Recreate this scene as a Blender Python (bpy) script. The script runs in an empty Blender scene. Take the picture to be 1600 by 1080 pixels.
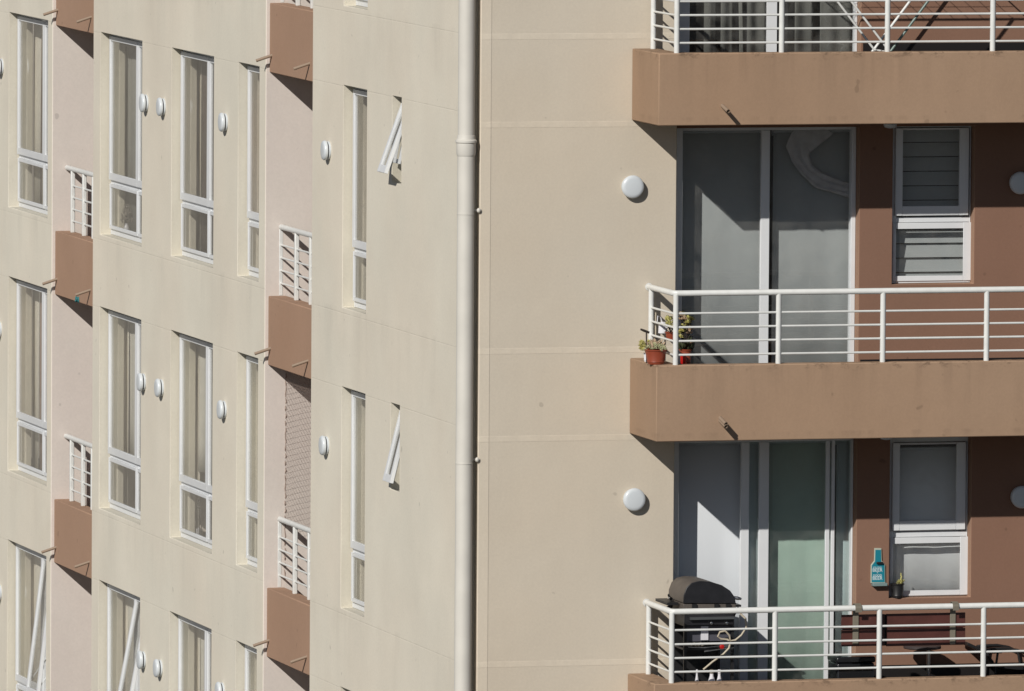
import bpy, bmesh, math, random
from mathutils import Vector, Matrix
random.seed(7)
C = bpy.context.scene.collection
S = bpy.context.scene
# ------------------------------------------------------------------ camera
F, YAW, PIT, ROLL = 17000.0, .25668, .07594, .00666
CAM = Vector((-23.169, -90.0075, 27.8534))
fw = Vector((math.sin(YAW)*math.cos(PIT), math.cos(YAW)*math.cos(PIT), -math.sin(PIT)))
r0 = Vector((math.cos(YAW), -math.sin(YAW), 0)); u0 = r0.cross(fw)
RT = r0*math.cos(ROLL)+u0*math.sin(ROLL); UP = -r0*math.sin(ROLL)+u0*math.cos(ROLL)
cd = bpy.data.cameras.new('camera'); cam = bpy.data.objects.new('camera', cd); C.objects.link(cam)
cd.sensor_width = 36; cd.lens = 36*F/1600; cd.clip_start = 1; cd.clip_end = 6000
cam.matrix_world = Matrix(((RT.x, UP.x, -fw.x, CAM.x), (RT.y, UP.y, -fw.y, CAM.y), (RT.z, UP.z, -fw.z, CAM.z), (0, 0, 0, 1)))
S.camera = cam
# ------------------------------------------------------------------ light
SUN = Vector((.90, 1, -.80)).normalized()
el = math.asin(-SUN.z); az = math.atan2(-SUN.x, -SUN.y)
ld = bpy.data.lights.new('sun', 'SUN'); ld.energy = 5.0; ld.angle = math.radians(.5); ld.color = (1, .955, .89)
sun = bpy.data.objects.new('sun', ld); C.objects.link(sun); sun.rotation_euler = SUN.to_track_quat('-Z', 'Y').to_euler(); sun.location = (-20, -20, 50)
W = bpy.data.worlds.new('World'); S.world = W; W.use_nodes = True
wn = W.node_tree.nodes; sk = wn.new('ShaderNodeTexSky'); sk.sky_type = 'NISHITA'; sk.sun_disc = False
sk.sun_elevation = el; sk.sun_rotation = az; sk.air_density = .7; sk.dust_density = .3
W.node_tree.links.new(sk.outputs[0], wn['Background'].inputs[0]); wn['Background'].inputs[1].default_value = .05
S.view_settings.view_transform = 'Standard'; S.view_settings.look = 'None'; S.view_settings.exposure = -.42; S.view_settings.gamma = 1
S.cycles.use_denoising = True; S.cycles.max_bounces = 10; S.cycles.transparent_max_bounces = 24

# ------------------------------------------------------------------ helpers
def ray(px, py): return fw + RT*((px-800)/F) + UP*((540-py)/F)
def fr(px, py, Y=0.0):                      # photo point on a plane parallel to the front: X, Z
    d = ray(px, py); t = (Y-CAM.y)/d.y; p = CAM+d*t; return p.x, p.z
def sd(px, py, X=0.0):                      # photo point on a plane parallel to the side facade: Y, Z
    d = ray(px, py); t = (X-CAM.x)/d.x; p = CAM+d*t; return p.y, p.z
H = 2.7

class MB:
    def __init__(s): s.bm = bmesh.new(); s.M = None
    def _p(s, v): v = Vector(v); return s.M @ v if s.M else v
    def box(s, x0, x1, y0, y1, z0, z1, M=None):
        vs = []
        for z in (z0, z1):
            for x, y in ((x0, y0), (x1, y0), (x1, y1), (x0, y1)):
                v = Vector((x, y, z)); v = M @ v if M else v
                vs.append(s.bm.verts.new(s._p(v)))
        for f in ((3, 2, 1, 0), (4, 5, 6, 7), (0, 1, 5, 4), (1, 2, 6, 5), (2, 3, 7, 6), (3, 0, 4, 7)):
            s.bm.faces.new([vs[i] for i in f])
        return s
    def quad(s, *pts): s.bm.faces.new([s.bm.verts.new(s._p(p)) for p in pts]); return s
    def tube(s, pts, r, n=12, cap=True):
        pts = [Vector(p) for p in pts]; rs = r if isinstance(r, (list, tuple)) else [r]*len(pts); rings = []; prev = None
        for i, p in enumerate(pts):
            t = (pts[min(i+1, len(pts)-1)]-pts[max(i-1, 0)]).normalized()
            a = prev if prev else (Vector((0, 0, 1)) if abs(t.z) < .9 else Vector((1, 0, 0)))
            u = (a - t*a.dot(t)).normalized(); prev = u; v = t.cross(u)
            rings.append([s.bm.verts.new(s._p(p+(u*math.cos(2*math.pi*k/n)+v*math.sin(2*math.pi*k/n))*rs[i])) for k in range(n)])
        for a, b in zip(rings, rings[1:]):
            for k in range(n): 
                f = s.bm.faces.new((a[k], a[(k+1) % n], b[(k+1) % n], b[k])); f.smooth = True
        if cap: s.bm.faces.new(rings[0][::-1]); s.bm.faces.new(rings[-1])
        return s
    def lathe(s, prof, c, axis=(0, 0, 1), n=24):          # prof: (radius, height along axis)
        ax = Vector(axis).normalized(); a = Vector((0, 0, 1)) if abs(ax.z) < .9 else Vector((1, 0, 0))
        u = (a-ax*a.dot(ax)).normalized(); v = ax.cross(u); c = Vector(c); rings = []
        for r, h in prof:
            r = max(r, 1e-4)
            rings.append([s.bm.verts.new(s._p(c+ax*h+(u*math.cos(2*math.pi*k/n)+v*math.sin(2*math.pi*k/n))*r)) for k in range(n)])
        for a, b in zip(rings, rings[1:]):
            for k in range(n):
                f = s.bm.faces.new((a[k], a[(k+1) % n], b[(k+1) % n], b[k])); f.smooth = True
        s.bm.faces.new(rings[0][::-1]); s.bm.faces.new(rings[-1]); return s
    def prism(s, poly, y0, y1):                            # polygon in XZ, extruded along Y
        a = [s.bm.verts.new(s._p((x, y0, z))) for x, z in poly]; b = [s.bm.verts.new(s._p((x, y1, z))) for x, z in poly]
        s.bm.faces.new(a); s.bm.faces.new(b[::-1]); n = len(poly)
        for i in range(n): s.bm.faces.new((a[(i+1) % n], a[i], b[i], b[(i+1) % n]))
        return s
    def ball(s, c, rx, ry, rz, n=2):
        r = bmesh.ops.create_icosphere(s.bm, subdivisions=n, radius=1)
        for v in r['verts']: v.co = s._p(Vector((v.co.x*rx, v.co.y*ry, v.co.z*rz))+Vector(c))
        for v in r['verts']:
            for f in v.link_faces: f.smooth = True
        return s
    def wall(s, axis, plane, thick, u0, u1, z0, z1, holes=(), ends=False):
        P = (lambda u, d, z: (u, plane+d, z)) if axis == 'Y' else (lambda u, d, z: (plane+d, u, z))
        us = sorted({u0, u1} | {h[i] for h in holes for i in (0, 1)}); zs = sorted({z0, z1} | {h[i] for h in holes for i in (2, 3)})
        us = [u for u in us if u0 <= u <= u1]; zs = [z for z in zs if z0 <= z <= z1]
        def solid(i, j):
            if i < 0 or j < 0 or i >= len(us)-1 or j >= len(zs)-1: return False
            cu = (us[i]+us[i+1])/2; cz = (zs[j]+zs[j+1])/2
            return not any(h[0] < cu < h[1] and h[2] < cz < h[3] for h in holes)
        for i in range(len(us)-1):
            for j in range(len(zs)-1):
                if not solid(i, j): continue
                a, b, c, d = us[i], us[i+1], zs[j], zs[j+1]
                n0 = len(s.bm.faces)
                s.quad(P(a, 0, c), P(b, 0, c), P(b, 0, d), P(a, 0, d)); s.quad(P(a, thick, c), P(a, thick, d), P(b, thick, d), P(b, thick, c))
                if not solid(i-1, j): s.quad(P(a, 0, c), P(a, 0, d), P(a, thick, d), P(a, thick, c))
                if not solid(i+1, j): s.quad(P(b, 0, c), P(b, thick, c), P(b, thick, d), P(b, 0, d))
                if not solid(i, j-1): s.quad(P(a, 0, c), P(a, thick, c), P(b, thick, c), P(b, 0, c))
                if not solid(i, j+1): s.quad(P(a, 0, d), P(b, 0, d), P(b, thick, d), P(a, thick, d))
                s.bm.faces.ensure_lookup_table()
                for k in range(n0+2, len(s.bm.faces)):
                    cc = s.bm.faces[k].calc_center_median(); u = cc.x if axis == 'Y' else cc.y
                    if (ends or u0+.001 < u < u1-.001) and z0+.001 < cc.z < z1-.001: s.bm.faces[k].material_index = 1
        bmesh.ops.remove_doubles(s.bm, verts=s.bm.verts, dist=1e-4); return s
    def tray(s, x0, x1, y0, ym, y1, z0, zf, zt, wl, wf):       # slab with an upstand along its left and front edges
        q = s.quad; a, b = x0+wl, y0+wf
        q((x0, y0, z0), (x1, y0, z0), (x1, y0, zt), (x0, y0, zt)); q((x0, y0, z0), (x0, y0, zt), (x0, ym, zt), (x0, ym, z0))
        q((x0, y0, zt), (x1, y0, zt), (x1, b, zt), (a, b, zt)); q((x0, y0, zt), (a, b, zt), (a, ym, zt), (x0, ym, zt))
        q((a, b, zt), (x1, b, zt), (x1, b, zf), (a, b, zf)); q((a, b, zt), (a, b, zf), (a, ym, zf), (a, ym, zt))
        q((a, b, zf), (x1, b, zf), (x1, ym, zf), (a, ym, zf)); q((a, ym, zf), (x1, ym, zf), (x1, y1, zf), (a, y1, zf))
        q((x0, y0, z0), (x0, ym, z0), (a, ym, z0), (x1, ym, z0), (x1, y0, z0)); q((a, ym, z0), (a, y1, z0), (x1, y1, z0), (x1, ym, z0))
        q((a, y1, z0), (a, y1, zf), (x1, y1, zf), (x1, y1, z0)); q((x0, ym, z0), (x0, ym, zt), (a, ym, zt), (a, ym, zf), (a, ym, z0))
        q((a, ym, z0), (a, ym, zf), (a, y1, zf), (a, y1, z0)); q((x1, y0, z0), (x1, ym, z0), (x1, y1, z0), (x1, y1, zf), (x1, ym, zf), (x1, b, zf), (x1, b, zt), (x1, y0, zt))
        bmesh.ops.remove_doubles(s.bm, verts=s.bm.verts, dist=1e-4); return s
    def build(s, name, mat, parent=None, bevel=0, seg=2, origin=None, smooth=False, mat2=None):
        bmesh.ops.recalc_face_normals(s.bm, faces=s.bm.faces)
        me = bpy.data.meshes.new(name)
        off = Vector(origin) if origin is not None else (wloc(parent) if parent else Vector((0, 0, 0)))
        bmesh.ops.translate(s.bm, verts=s.bm.verts, vec=-off)
        if smooth:
            for f in s.bm.faces: f.smooth = True
        s.bm.to_mesh(me); s.bm.free(); me.materials.append(mat)
        if mat2: me.materials.append(mat2)
        me.set_sharp_from_angle(angle=math.radians(38))
        o = bpy.data.objects.new(name, me); C.objects.link(o)
        if parent: o.parent = parent; o.location = off-wloc(parent)
        else: o.location = off
        if bevel:
            m = o.modifiers.new('bevel', 'BEVEL'); m.width = bevel; m.segments = seg; m.limit_method = 'ANGLE'; m.angle_limit = math.radians(35)
        return o
def wloc(o):
    v = Vector((0, 0, 0))
    while o: v += o.location; o = o.parent
    return v
def tag(o, label=None, cat=None, group=None, kind=None):
    if label: o['label'] = label
    if cat: o['category'] = cat
    if group: o['group'] = group
    if kind: o['kind'] = kind
    return o
def thing(name, label, cat, loc, group=None):
    o = bpy.data.objects.new(name, None); C.objects.link(o); o.location = loc; o.empty_display_size = .2
    return tag(o, label, cat, group)

# ------------------------------------------------------------------ materials
def mat(name, col, rough=.6, metal=0, spec=.5, bump=0, bscale=200, var=0, vscale=3, streak=0):
    m = bpy.data.materials.new(name); m.use_nodes = True; nt = m.node_tree; N = nt.nodes; L = nt.links
    b = N['Principled BSDF']; b.inputs['Base Color'].default_value = (*col, 1); b.inputs['Roughness'].default_value = rough
    b.inputs['Metallic'].default_value = metal; b.inputs['Specular IOR Level'].default_value = spec
    tc = N.new('ShaderNodeTexCoord')
    if var:
        n = N.new('ShaderNodeTexNoise'); n.inputs['Scale'].default_value = vscale; n.inputs['Detail'].default_value = 6; L.new(tc.outputs['Object'], n.inputs[0])
        mr = N.new('ShaderNodeMapRange'); mr.inputs[1].default_value = .3; mr.inputs[2].default_value = .7; mr.inputs[3].default_value = 1-var; mr.inputs[4].default_value = 1+var
        L.new(n.outputs[0], mr.inputs[0])
        mx = N.new('ShaderNodeVectorMath'); mx.operation = 'SCALE'; mx.inputs[0].default_value = col; L.new(mr.outputs[0], mx.inputs['Scale']); L.new(mx.outputs[0], b.inputs['Base Color'])
    if bump:
        n = N.new('ShaderNodeTexNoise'); n.inputs['Scale'].default_value = bscale; n.inputs['Detail'].default_value = 4; L.new(tc.outputs['Object'], n.inputs[0])
        bp = N.new('ShaderNodeBump'); bp.inputs['Strength'].default_value = bump; bp.inputs['Distance'].default_value = .004; L.new(n.outputs[0], bp.inputs['Height']); L.new(bp.outputs[0], b.inputs['Normal'])
    return m

def plaster(name, col, warm=(1, 1, 1), bands=None, band_mul=1.05, band_w=.02, topdirt=None, grain=.5, var=.05, spots=True, vband=None, drips=None):
    """painted render: fine grain, faint blotches, faint vertical rain streaks, specks; bands = z offsets (mod H) of joint lines"""
    m = bpy.data.materials.new(name); m.use_nodes = True; nt = m.node_tree; N = nt.nodes; L = nt.links
    b = N['Principled BSDF']; b.inputs['Roughness'].default_value = .92; b.inputs['Specular IOR Level'].default_value = .15
    tc = N.new('ShaderNodeTexCoord'); ob = tc.outputs['Object']
    def noise(scale, detail=5, sc=None, rough=.5):
        n = N.new('ShaderNodeTexNoise'); n.inputs['Scale'].default_value = scale; n.inputs['Detail'].default_value = detail; n.inputs['Roughness'].default_value = rough
        if sc:
            mp = N.new('ShaderNodeMapping'); mp.inputs['Scale'].default_value = sc; L.new(ob, mp.inputs[0]); L.new(mp.outputs[0], n.inputs[0])
        else: L.new(ob, n.inputs[0])
        return n.outputs[0]
    def rng(src, a, b_, c, d):
        r = N.new('ShaderNodeMapRange'); r.inputs[1].default_value = a; r.inputs[2].default_value = b_; r.inputs[3].default_value = c; r.inputs[4].default_value = d; L.new(src, r.inputs[0]); return r.outputs[0]
    def mth(op, a, b_=None):
        n = N.new('ShaderNodeMath'); n.operation = op
        for i, v in enumerate((a, b_)):
            if v is None: continue
            if isinstance(v, (int, float)): n.inputs[i].default_value = v
            else: L.new(v, n.inputs[i])
        return n.outputs[0]
    f = rng(noise(.9, 6, rough=.6), .3, .7, 1-var, 1+var)
    f = mth('MULTIPLY', f, rng(noise(1, 4, (2.6, .8, .3)), .35, .65, 1-var*.5, 1+var*.5))
    f = mth('MULTIPLY', f, rng(noise(45, 3, rough=.7), .3, .7, .965, 1.035))
    if spots: f = mth('MULTIPLY', f, rng(noise(9, 1), .76, .80, 1, .8))
    h = mth('ADD', mth('MULTIPLY', noise(150, 3, rough=.7), .5*grain), mth('MULTIPLY', noise(5, 3), .9))
    sep = N.new('ShaderNodeSeparateXYZ'); L.new(ob, sep.inputs[0])
    if bands:
        for z0, wdt, mul, hh in bands:
            a = mth('ABSOLUTE', mth('SUBTRACT', mth('MODULO', mth('ADD', sep.outputs[2], H*10.5-z0), H), H/2))
            mk = rng(a, wdt, wdt+.005, 1, 0)
            br = rng(noise(3, 4, (3, 3, 1)), .35, .6, .35, 1); mk = mth('MULTIPLY', mk, br)
            f = mth('MULTIPLY', f, mth('ADD', mth('MULTIPLY', mk, mul-1), 1)); h = mth('ADD', h, mth('MULTIPLY', mk, hh))
    if vband:
        a = mth('ABSOLUTE', mth('SUBTRACT', sep.outputs[0], vband[0])); mk = rng(a, vband[1], vband[1]+.006, 1, 0)
        f = mth('MULTIPLY', f, mth('ADD', mth('MULTIPLY', mk, vband[2]-1), 1)); h = mth('ADD', h, mth('MULTIPLY', mk, .8))
    if topdirt:   # grime and chipped paint along the exposed top edge of the balcony slabs
        for zt in topdirt:
            d = mth('SUBTRACT', zt, sep.outputs[2]); near = rng(d, 0, .075, 1, 0)
            up = rng(d, -.02, -.001, 0, 1); near = mth('MULTIPLY', near, up)
            sp = mth('MULTIPLY', near, rng(noise(11, 6, (1, 1, 1.6), .75), .52, .62, 0, 1))
            f = mth('MULTIPLY', f, mth('ADD', mth('MULTIPLY', sp, -.45), 1))
    if drips:
        for zt_, ln, amt in drips:
            d = mth('SUBTRACT', zt_, sep.outputs[2]); fade = mth('MULTIPLY', rng(d, .0, ln, 1, 0), rng(d, -.02, -.001, 0, 1))
            sp = mth('MULTIPLY', fade, rng(noise(1, 5, (9, 2.6, .5), .6), .5, .72, 0, 1)); f = mth('MULTIPLY', f, mth('ADD', mth('MULTIPLY', sp, -amt), 1))
    hue = rng(noise(.55, 3), .35, .65, 0, 1)
    mc = N.new('ShaderNodeMix'); mc.data_type = 'RGBA'; L.new(hue, mc.inputs[0])
    mc.inputs[6].default_value = (*col, 1); mc.inputs[7].default_value = (col[0]*warm[0], col[1]*warm[1], col[2]*warm[2], 1)
    vm = N.new('ShaderNodeVectorMath'); vm.operation = 'SCALE'; L.new(mc.outputs[2], vm.inputs[0]); L.new(f, vm.inputs['Scale']); L.new(vm.outputs[0], b.inputs['Base Color'])
    bp = N.new('ShaderNodeBump'); bp.inputs['Strength'].default_value = .55; bp.inputs['Distance'].default_value = .006; L.new(h, bp.inputs['Height']); L.new(bp.outputs[0], b.inputs['Normal'])
    return m

def glass(name, tint=(.965, .965, .955), f0=.05, rough=0.0, dust=.05):
    m = bpy.data.materials.new(name); m.use_nodes = True; nt = m.node_tree; N = nt.nodes; L = nt.links; N.remove(N['Principled BSDF'])
    lw = N.new('ShaderNodeLayerWeight'); lw.inputs['Blend'].default_value = .5
    pw = N.new('ShaderNodeMath'); pw.operation = 'POWER'; L.new(lw.outputs['Facing'], pw.inputs[0]); pw.inputs[1].default_value = 5
    mr = N.new('ShaderNodeMapRange'); L.new(pw.outputs[0], mr.inputs[0]); mr.inputs[3].default_value = f0; mr.inputs[4].default_value = 1
    t = N.new('ShaderNodeBsdfTransparent'); t.inputs[0].default_value = (*tint, 1)
    g = N.new('ShaderNodeBsdfGlossy'); g.inputs['Roughness'].default_value = rough
    tc = N.new('ShaderNodeTexCoord'); n = N.new('ShaderNodeTexNoise'); n.inputs['Scale'].default_value = 1.7; L.new(tc.outputs['Object'], n.inputs[0])
    bp = N.new('ShaderNodeBump'); bp.inputs['Strength'].default_value = .08; bp.inputs['Distance'].default_value = .05; L.new(n.outputs[0], bp.inputs['Height']); L.new(bp.outputs[0], g.inputs['Normal'])
    df = N.new('ShaderNodeBsdfDiffuse'); df.inputs[0].default_value = (.75, .73, .68, 1); n2 = N.new('ShaderNodeTexNoise'); n2.inputs['Scale'].default_value = 3.5; n2.inputs['Detail'].default_value = 7; n2.inputs['Distortion'].default_value = 1.2; L.new(tc.outputs['Object'], n2.inputs[0])
    m2 = N.new('ShaderNodeMapRange'); m2.inputs[1].default_value = .35; m2.inputs[2].default_value = .75; m2.inputs[3].default_value = .004; m2.inputs[4].default_value = dust; L.new(n2.outputs[0], m2.inputs[0])
    md = N.new('ShaderNodeMixShader'); L.new(m2.outputs[0], md.inputs[0]); L.new(t.outputs[0], md.inputs[1]); L.new(df.outputs[0], md.inputs[2])
    mx = N.new('ShaderNodeMixShader'); L.new(mr.outputs[0], mx.inputs[0]); L.new(md.outputs[0], mx.inputs[1]); L.new(g.outputs[0], mx.inputs[2])
    L.new(mx.outputs[0], N['Material Output'].inputs[0]); return m

ZB0 = 20.0                                   # underside of the middle balcony slab
ZT = {1: fr(1200, 82.5, -.8613)[1], 0: fr(1200, 569, -.8613)[1], -1: fr(1200, 1065, -.8613)[1], 2: fr(1200, 82.5, -.8613)[1]+H}
HEADZ = 22.7925
M = {}
M['side'] = plaster('cream_render_side', (.765, .722, .615), (1.0, .973, .96), bands=[(HEADZ-.01, .002, .93, -.35), (HEADZ-H+.66, .002, .93, -.35)], var=.045, drips=[(HEADZ-1.99-.02+H*r, .8, .09) for r in (1, 0, -1)])
M['reveal'] = plaster('toned_down_reveal_render', (.59, .56, .48), (1.0, .985, .96), var=.05)  # a bit yellower than the facade, and darkened to offset sun on the jambs
M['front'] = plaster('sand_render_front', (.60, .541, .449), (1.0, .975, .95), bands=[(fr(870, 548, 0)[1], .022, 1.09, .5), (fr(870, 685, 0)[1], .022, 1.07, .5)], var=.03, vband=(fr(756, 500, 0)[0], .05, 1.09))
M['pink'] = plaster('pinkish_render', (.66, .605, .555), (1.0, .975, .98), var=.035)
M['slab'] = plaster('tan_brown_render', (.360, .247, .168), (1.0, .975, .95), topdirt=[ZT[1], ZT[0], ZT[-1]], drips=[(ZT[1], .5, .16), (ZT[0], .5, .16), (ZB0+.06, .06, .2), (ZB0+H+.06, .06, .2)], var=.055, grain=1.0)
M['brown'] = plaster('chocolate_brown_render', (.243, .142, .101), (1.0, .97, .95), var=.04, grain=.9)
M['dark'] = mat('black_skirting_tile', (.012, .010, .010), .5)
M['white'] = mat('white_powder_coated_aluminium', (.72, .74, .76), .35, var=.02, vscale=8)
M['rail'] = mat('white_painted_steel', (.72, .73, .71), .38, bump=.15, bscale=120, var=.05, vscale=14)
M['pipe'] = mat('cream_painted_pipe', (.65, .628, .572), .5, var=.05, vscale=4, bump=.1, bscale=60)
M['pipe_brown'] = mat('tan_plastic_spout', (.30, .225, .165), .6)
M['lampw'] = mat('opal_lamp_plastic', (.62, .66, .69), .3)
M['lampg'] = mat('grey_lamp_base', (.10, .10, .11), .5)
M['glass'] = glass('clear_window_glass', (.97, .97, .96), f0=.045, dust=.05)
M['teal_glass'] = glass('green_window_glass', (.915, .962, .952), f0=.05)
M['tint'] = glass('tinted_window_glass', (.965, .972, .972), f0=.045)
M['curt'] = mat('cream_curtain_cloth', (.82, .78, .68), .95, spec=.1, bump=.2, bscale=90, var=.05, vscale=5)
M['curt_g'] = mat('grey_curtain_cloth', (.34, .34, .31), .95, spec=.1, bump=.2, bscale=90, var=.05, vscale=5)
M['curt_s'] = mat('warm_grey_curtain_cloth', (.72, .70, .63), .95, spec=.1, bump=.2, bscale=90, var=.05, vscale=5)
M['curt_t'] = mat('dim_grey_curtain_cloth', (.19, .19, .175), .95, spec=.1, bump=.2, bscale=90, var=.05, vscale=5)
M['curt_p'] = mat('dusty_pink_curtain_cloth', (.42, .28, .22), .95, spec=.1, var=.06)
M['blind'] = mat('grey_roller_blind', (.375, .395, .395), .9, spec=.1, var=.02, vscale=3)
M['blindg'] = mat('pale_green_grey_blind', (.49, .545, .485), .9, spec=.1, var=.03, vscale=3)
M['blindw'] = mat('white_blind_panel', (.64, .67, .70), .8, spec=.2)
M['blindb'] = mat('bright_white_blind', (.84, .86, .87), .8, spec=.2)
M['room'] = mat('room_wall_paint', (.50, .46, .41), .9)
M['roomd'] = mat('room_shade_colour', (.03, .03, .035), .9)  # near-black copy of the room colour, shade of unlit rooms painted in
M['black'] = mat('black_plastic', (.015, .015, .016), .45)
M['blackm'] = mat('charcoal_enamel_metal', (.017, .017, .020), .4, var=.25, vscale=12)
M['cover'] = mat('dusty_brown_hood', (.105, .09, .078), .6, var=.15, vscale=10)
M['steel'] = mat('brushed_steel', (.55, .55, .55), .3, metal=1)
M['terra'] = mat('terracotta_plastic', (.27, .055, .026), .45, var=.08, vscale=15)
M['red'] = mat('red_plastic', (.45, .012, .010), .35)
M['succ'] = mat('succulent_leaf', (.42, .42, .25), .5, var=.3, vscale=30)
M['succy'] = mat('yellow_green_leaf', (.44, .41, .14), .5, var=.3, vscale=30)
M['succp'] = mat('rosy_succulent_leaf', (.46, .34, .23), .5, var=.3, vscale=30)
M['leafd'] = mat('dark_green_leaf', (.045, .055, .025), .6, var=.3, vscale=30)
M['soil'] = mat('potting_soil', (.05, .03, .02), 1)
M['ceram'] = mat('white_ceramic', (.7, .7, .74), .25)
M['bark'] = mat('dark_stake_wood', (.03, .022, .018), .8)
M['wood'] = mat('dark_red_stained_board', (.085, .028, .022), .5, var=.2, vscale=6, bump=.3, bscale=30)
M['strap'] = mat('khaki_metal_bracket', (.20, .18, .14), .5)
M['teal'] = mat('teal_enamel', (.012, .21, .28), .4)
M['tealtrim'] = mat('pale_trim_enamel', (.45, .48, .40), .4)
M['text'] = mat('white_lettering', (.62, .72, .74), .5)
M['tubeg'] = mat('green_grey_tube', (.14, .20, .18), .3)
M['hose'] = mat('ivory_hose', (.50, .44, .34), .5)
M['net'] = mat('brown_netting', (.36, .28, .24), .9)
M['nylon'] = mat('teal_cord', (.03, .20, .22), .6)
M['cloth'] = mat('white_net_cloth', (.46, .45, .46), .95, var=.15, vscale=12)
M['floor'] = mat('balcony_floor_tile', (.07, .055, .05), .6)
M['ground'] = mat('ground_asphalt_and_dust', (.06, .056, .05), .95, var=.25, vscale=.15)

# ------------------------------------------------------------------ ground
g = MB(); g.box(-3000, 3000, -3000, 3000, -1, 0); tag(g.build('ground', M['ground']), kind='structure')

# unseen pale hillside, added only to brighten the reflections in the side windows
hb = MB(); NX, NY = 40, 26; vv = []
for j in range(NY+1):
    for i in range(NX+1):
        x = -420+i*13.0; y = 110+j*14.0; t_ = j/NY; z = -1+95*(t_**.75)*(1-.25*math.sin(i*.35)**2)+3*math.sin(i*1.3+j*.9)*t_
        vv.append(hb.bm.verts.new((x, y, z)))
for j in range(NY):
    for i in range(NX):
        f_ = hb.bm.faces.new((vv[j*(NX+1)+i], vv[j*(NX+1)+i+1], vv[(j+1)*(NX+1)+i+1], vv[(j+1)*(NX+1)+i])); f_.smooth = True
tag(hb.build('added_hills', mat('added_hill_slope', (.36, .33, .28), 1, var=.3, vscale=.05)), kind='structure')

# ------------------------------------------------------------------ left wing of the building
yc = lambda px: sd(px, 500, 0)[0]            # distance of a photo column on the side facade
wing = thing('apartment_wing', 'cream apartment wing receding to the left with tall white windows and recessed brown balconies', 'building', (0, 0, 0))
YC1, YB0, YB1, YA0, YA1 = yc(487), yc(414), yc(145), yc(81), yc(-120)
ROWS = [1, 0, -1, -2]                        # 1: sills peeping in at the top edge of the photo
SILL = HEADZ-1.99
COLS = {'c1': (13, 74, 70.5), 'c2': (156, 221, 216.5), 'c3': (267, 333, 327.5), 'c4': (371, 404, None), 'c5': (535, 572, None), 'c6': (611.5, 626, None)}
def colY(c): a, b, m = COLS[c]; return yc(b), yc(a)      # near, far
def hole(c, r):
    n, f = colY(c); zt = HEADZ+H*r; return (n, f, zt-(.76 if c == 'c6' else 1.99), zt)
holesA = [hole('c1', r) for r in ROWS[1:]]; holesB = [hole(c, r) for c in ('c2', 'c3', 'c4') for r in ROWS[1:]]; holesC = [hole('c5', r) for r in ROWS]+[hole('c6', r) for r in (0, -1)]
ZTOP = 29.5
for nm, (a, b, hs) in {'A': (YA0, YA1, holesA), 'B': (YB0, YB1, holesB), 'C': (.1, YC1, holesC)}.items():
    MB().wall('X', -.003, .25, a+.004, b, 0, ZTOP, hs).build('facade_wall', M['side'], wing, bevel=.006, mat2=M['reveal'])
# end walls that close the recesses
MB().wall('Y', YA0, .2, 0, 3, 0, ZTOP-.01).build('recess_wall', M['pink'], wing, bevel=.005)
MB().wall('Y', YB0, .2, 0, 3, 0, ZTOP-.01).build('recess_wall', M['pink'], wing, bevel=.005)
for y in (YC1-.2, YB1-.2): MB().box(.25, 3, y, y+.19, 0, ZTOP-.01).build('recess_wall', M['pink'], wing)
MB().box(.25, .6, .12, .3, 0, ZTOP-.02).build('corner_wall', M['side'], wing)
for a, b in ((YC1, YB0), (YB1, YA0)): MB().box(1.9, 2.1, a, b, 0, ZTOP-.02).build('recess_back_wall', M['brown'], wing)
MB().box(1.3, 1.4, .35, 3.6, 0, ZTOP-.03).build('inner_wall', M['room'], wing); MB().box(2.95, 3.15, 3.6, YA1, 0, ZTOP-.03).build('inner_wall', M['room'], wing)
for r in (2, 1, 0, -1, -2, -3):                # storey floors inside, seen only through the glass
    z = HEADZ+H*r+.25
    for a, b in ((3.6, YC1-.2), (YB0+.2, YB1-.2), (YA0+.2, YA1)): MB().box(.25, 2.95, a, b, z, z+.2).build('storey_floor', M['room'], wing)
    MB().box(.26, 1.29, .35, 3.59, z, z+.2).build('storey_floor', M['room'], wing)
MB().box(.0, 3.15, 3.6, YA1, ZTOP+.01, ZTOP+.2).build('roof', M['side'], wing)

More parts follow.
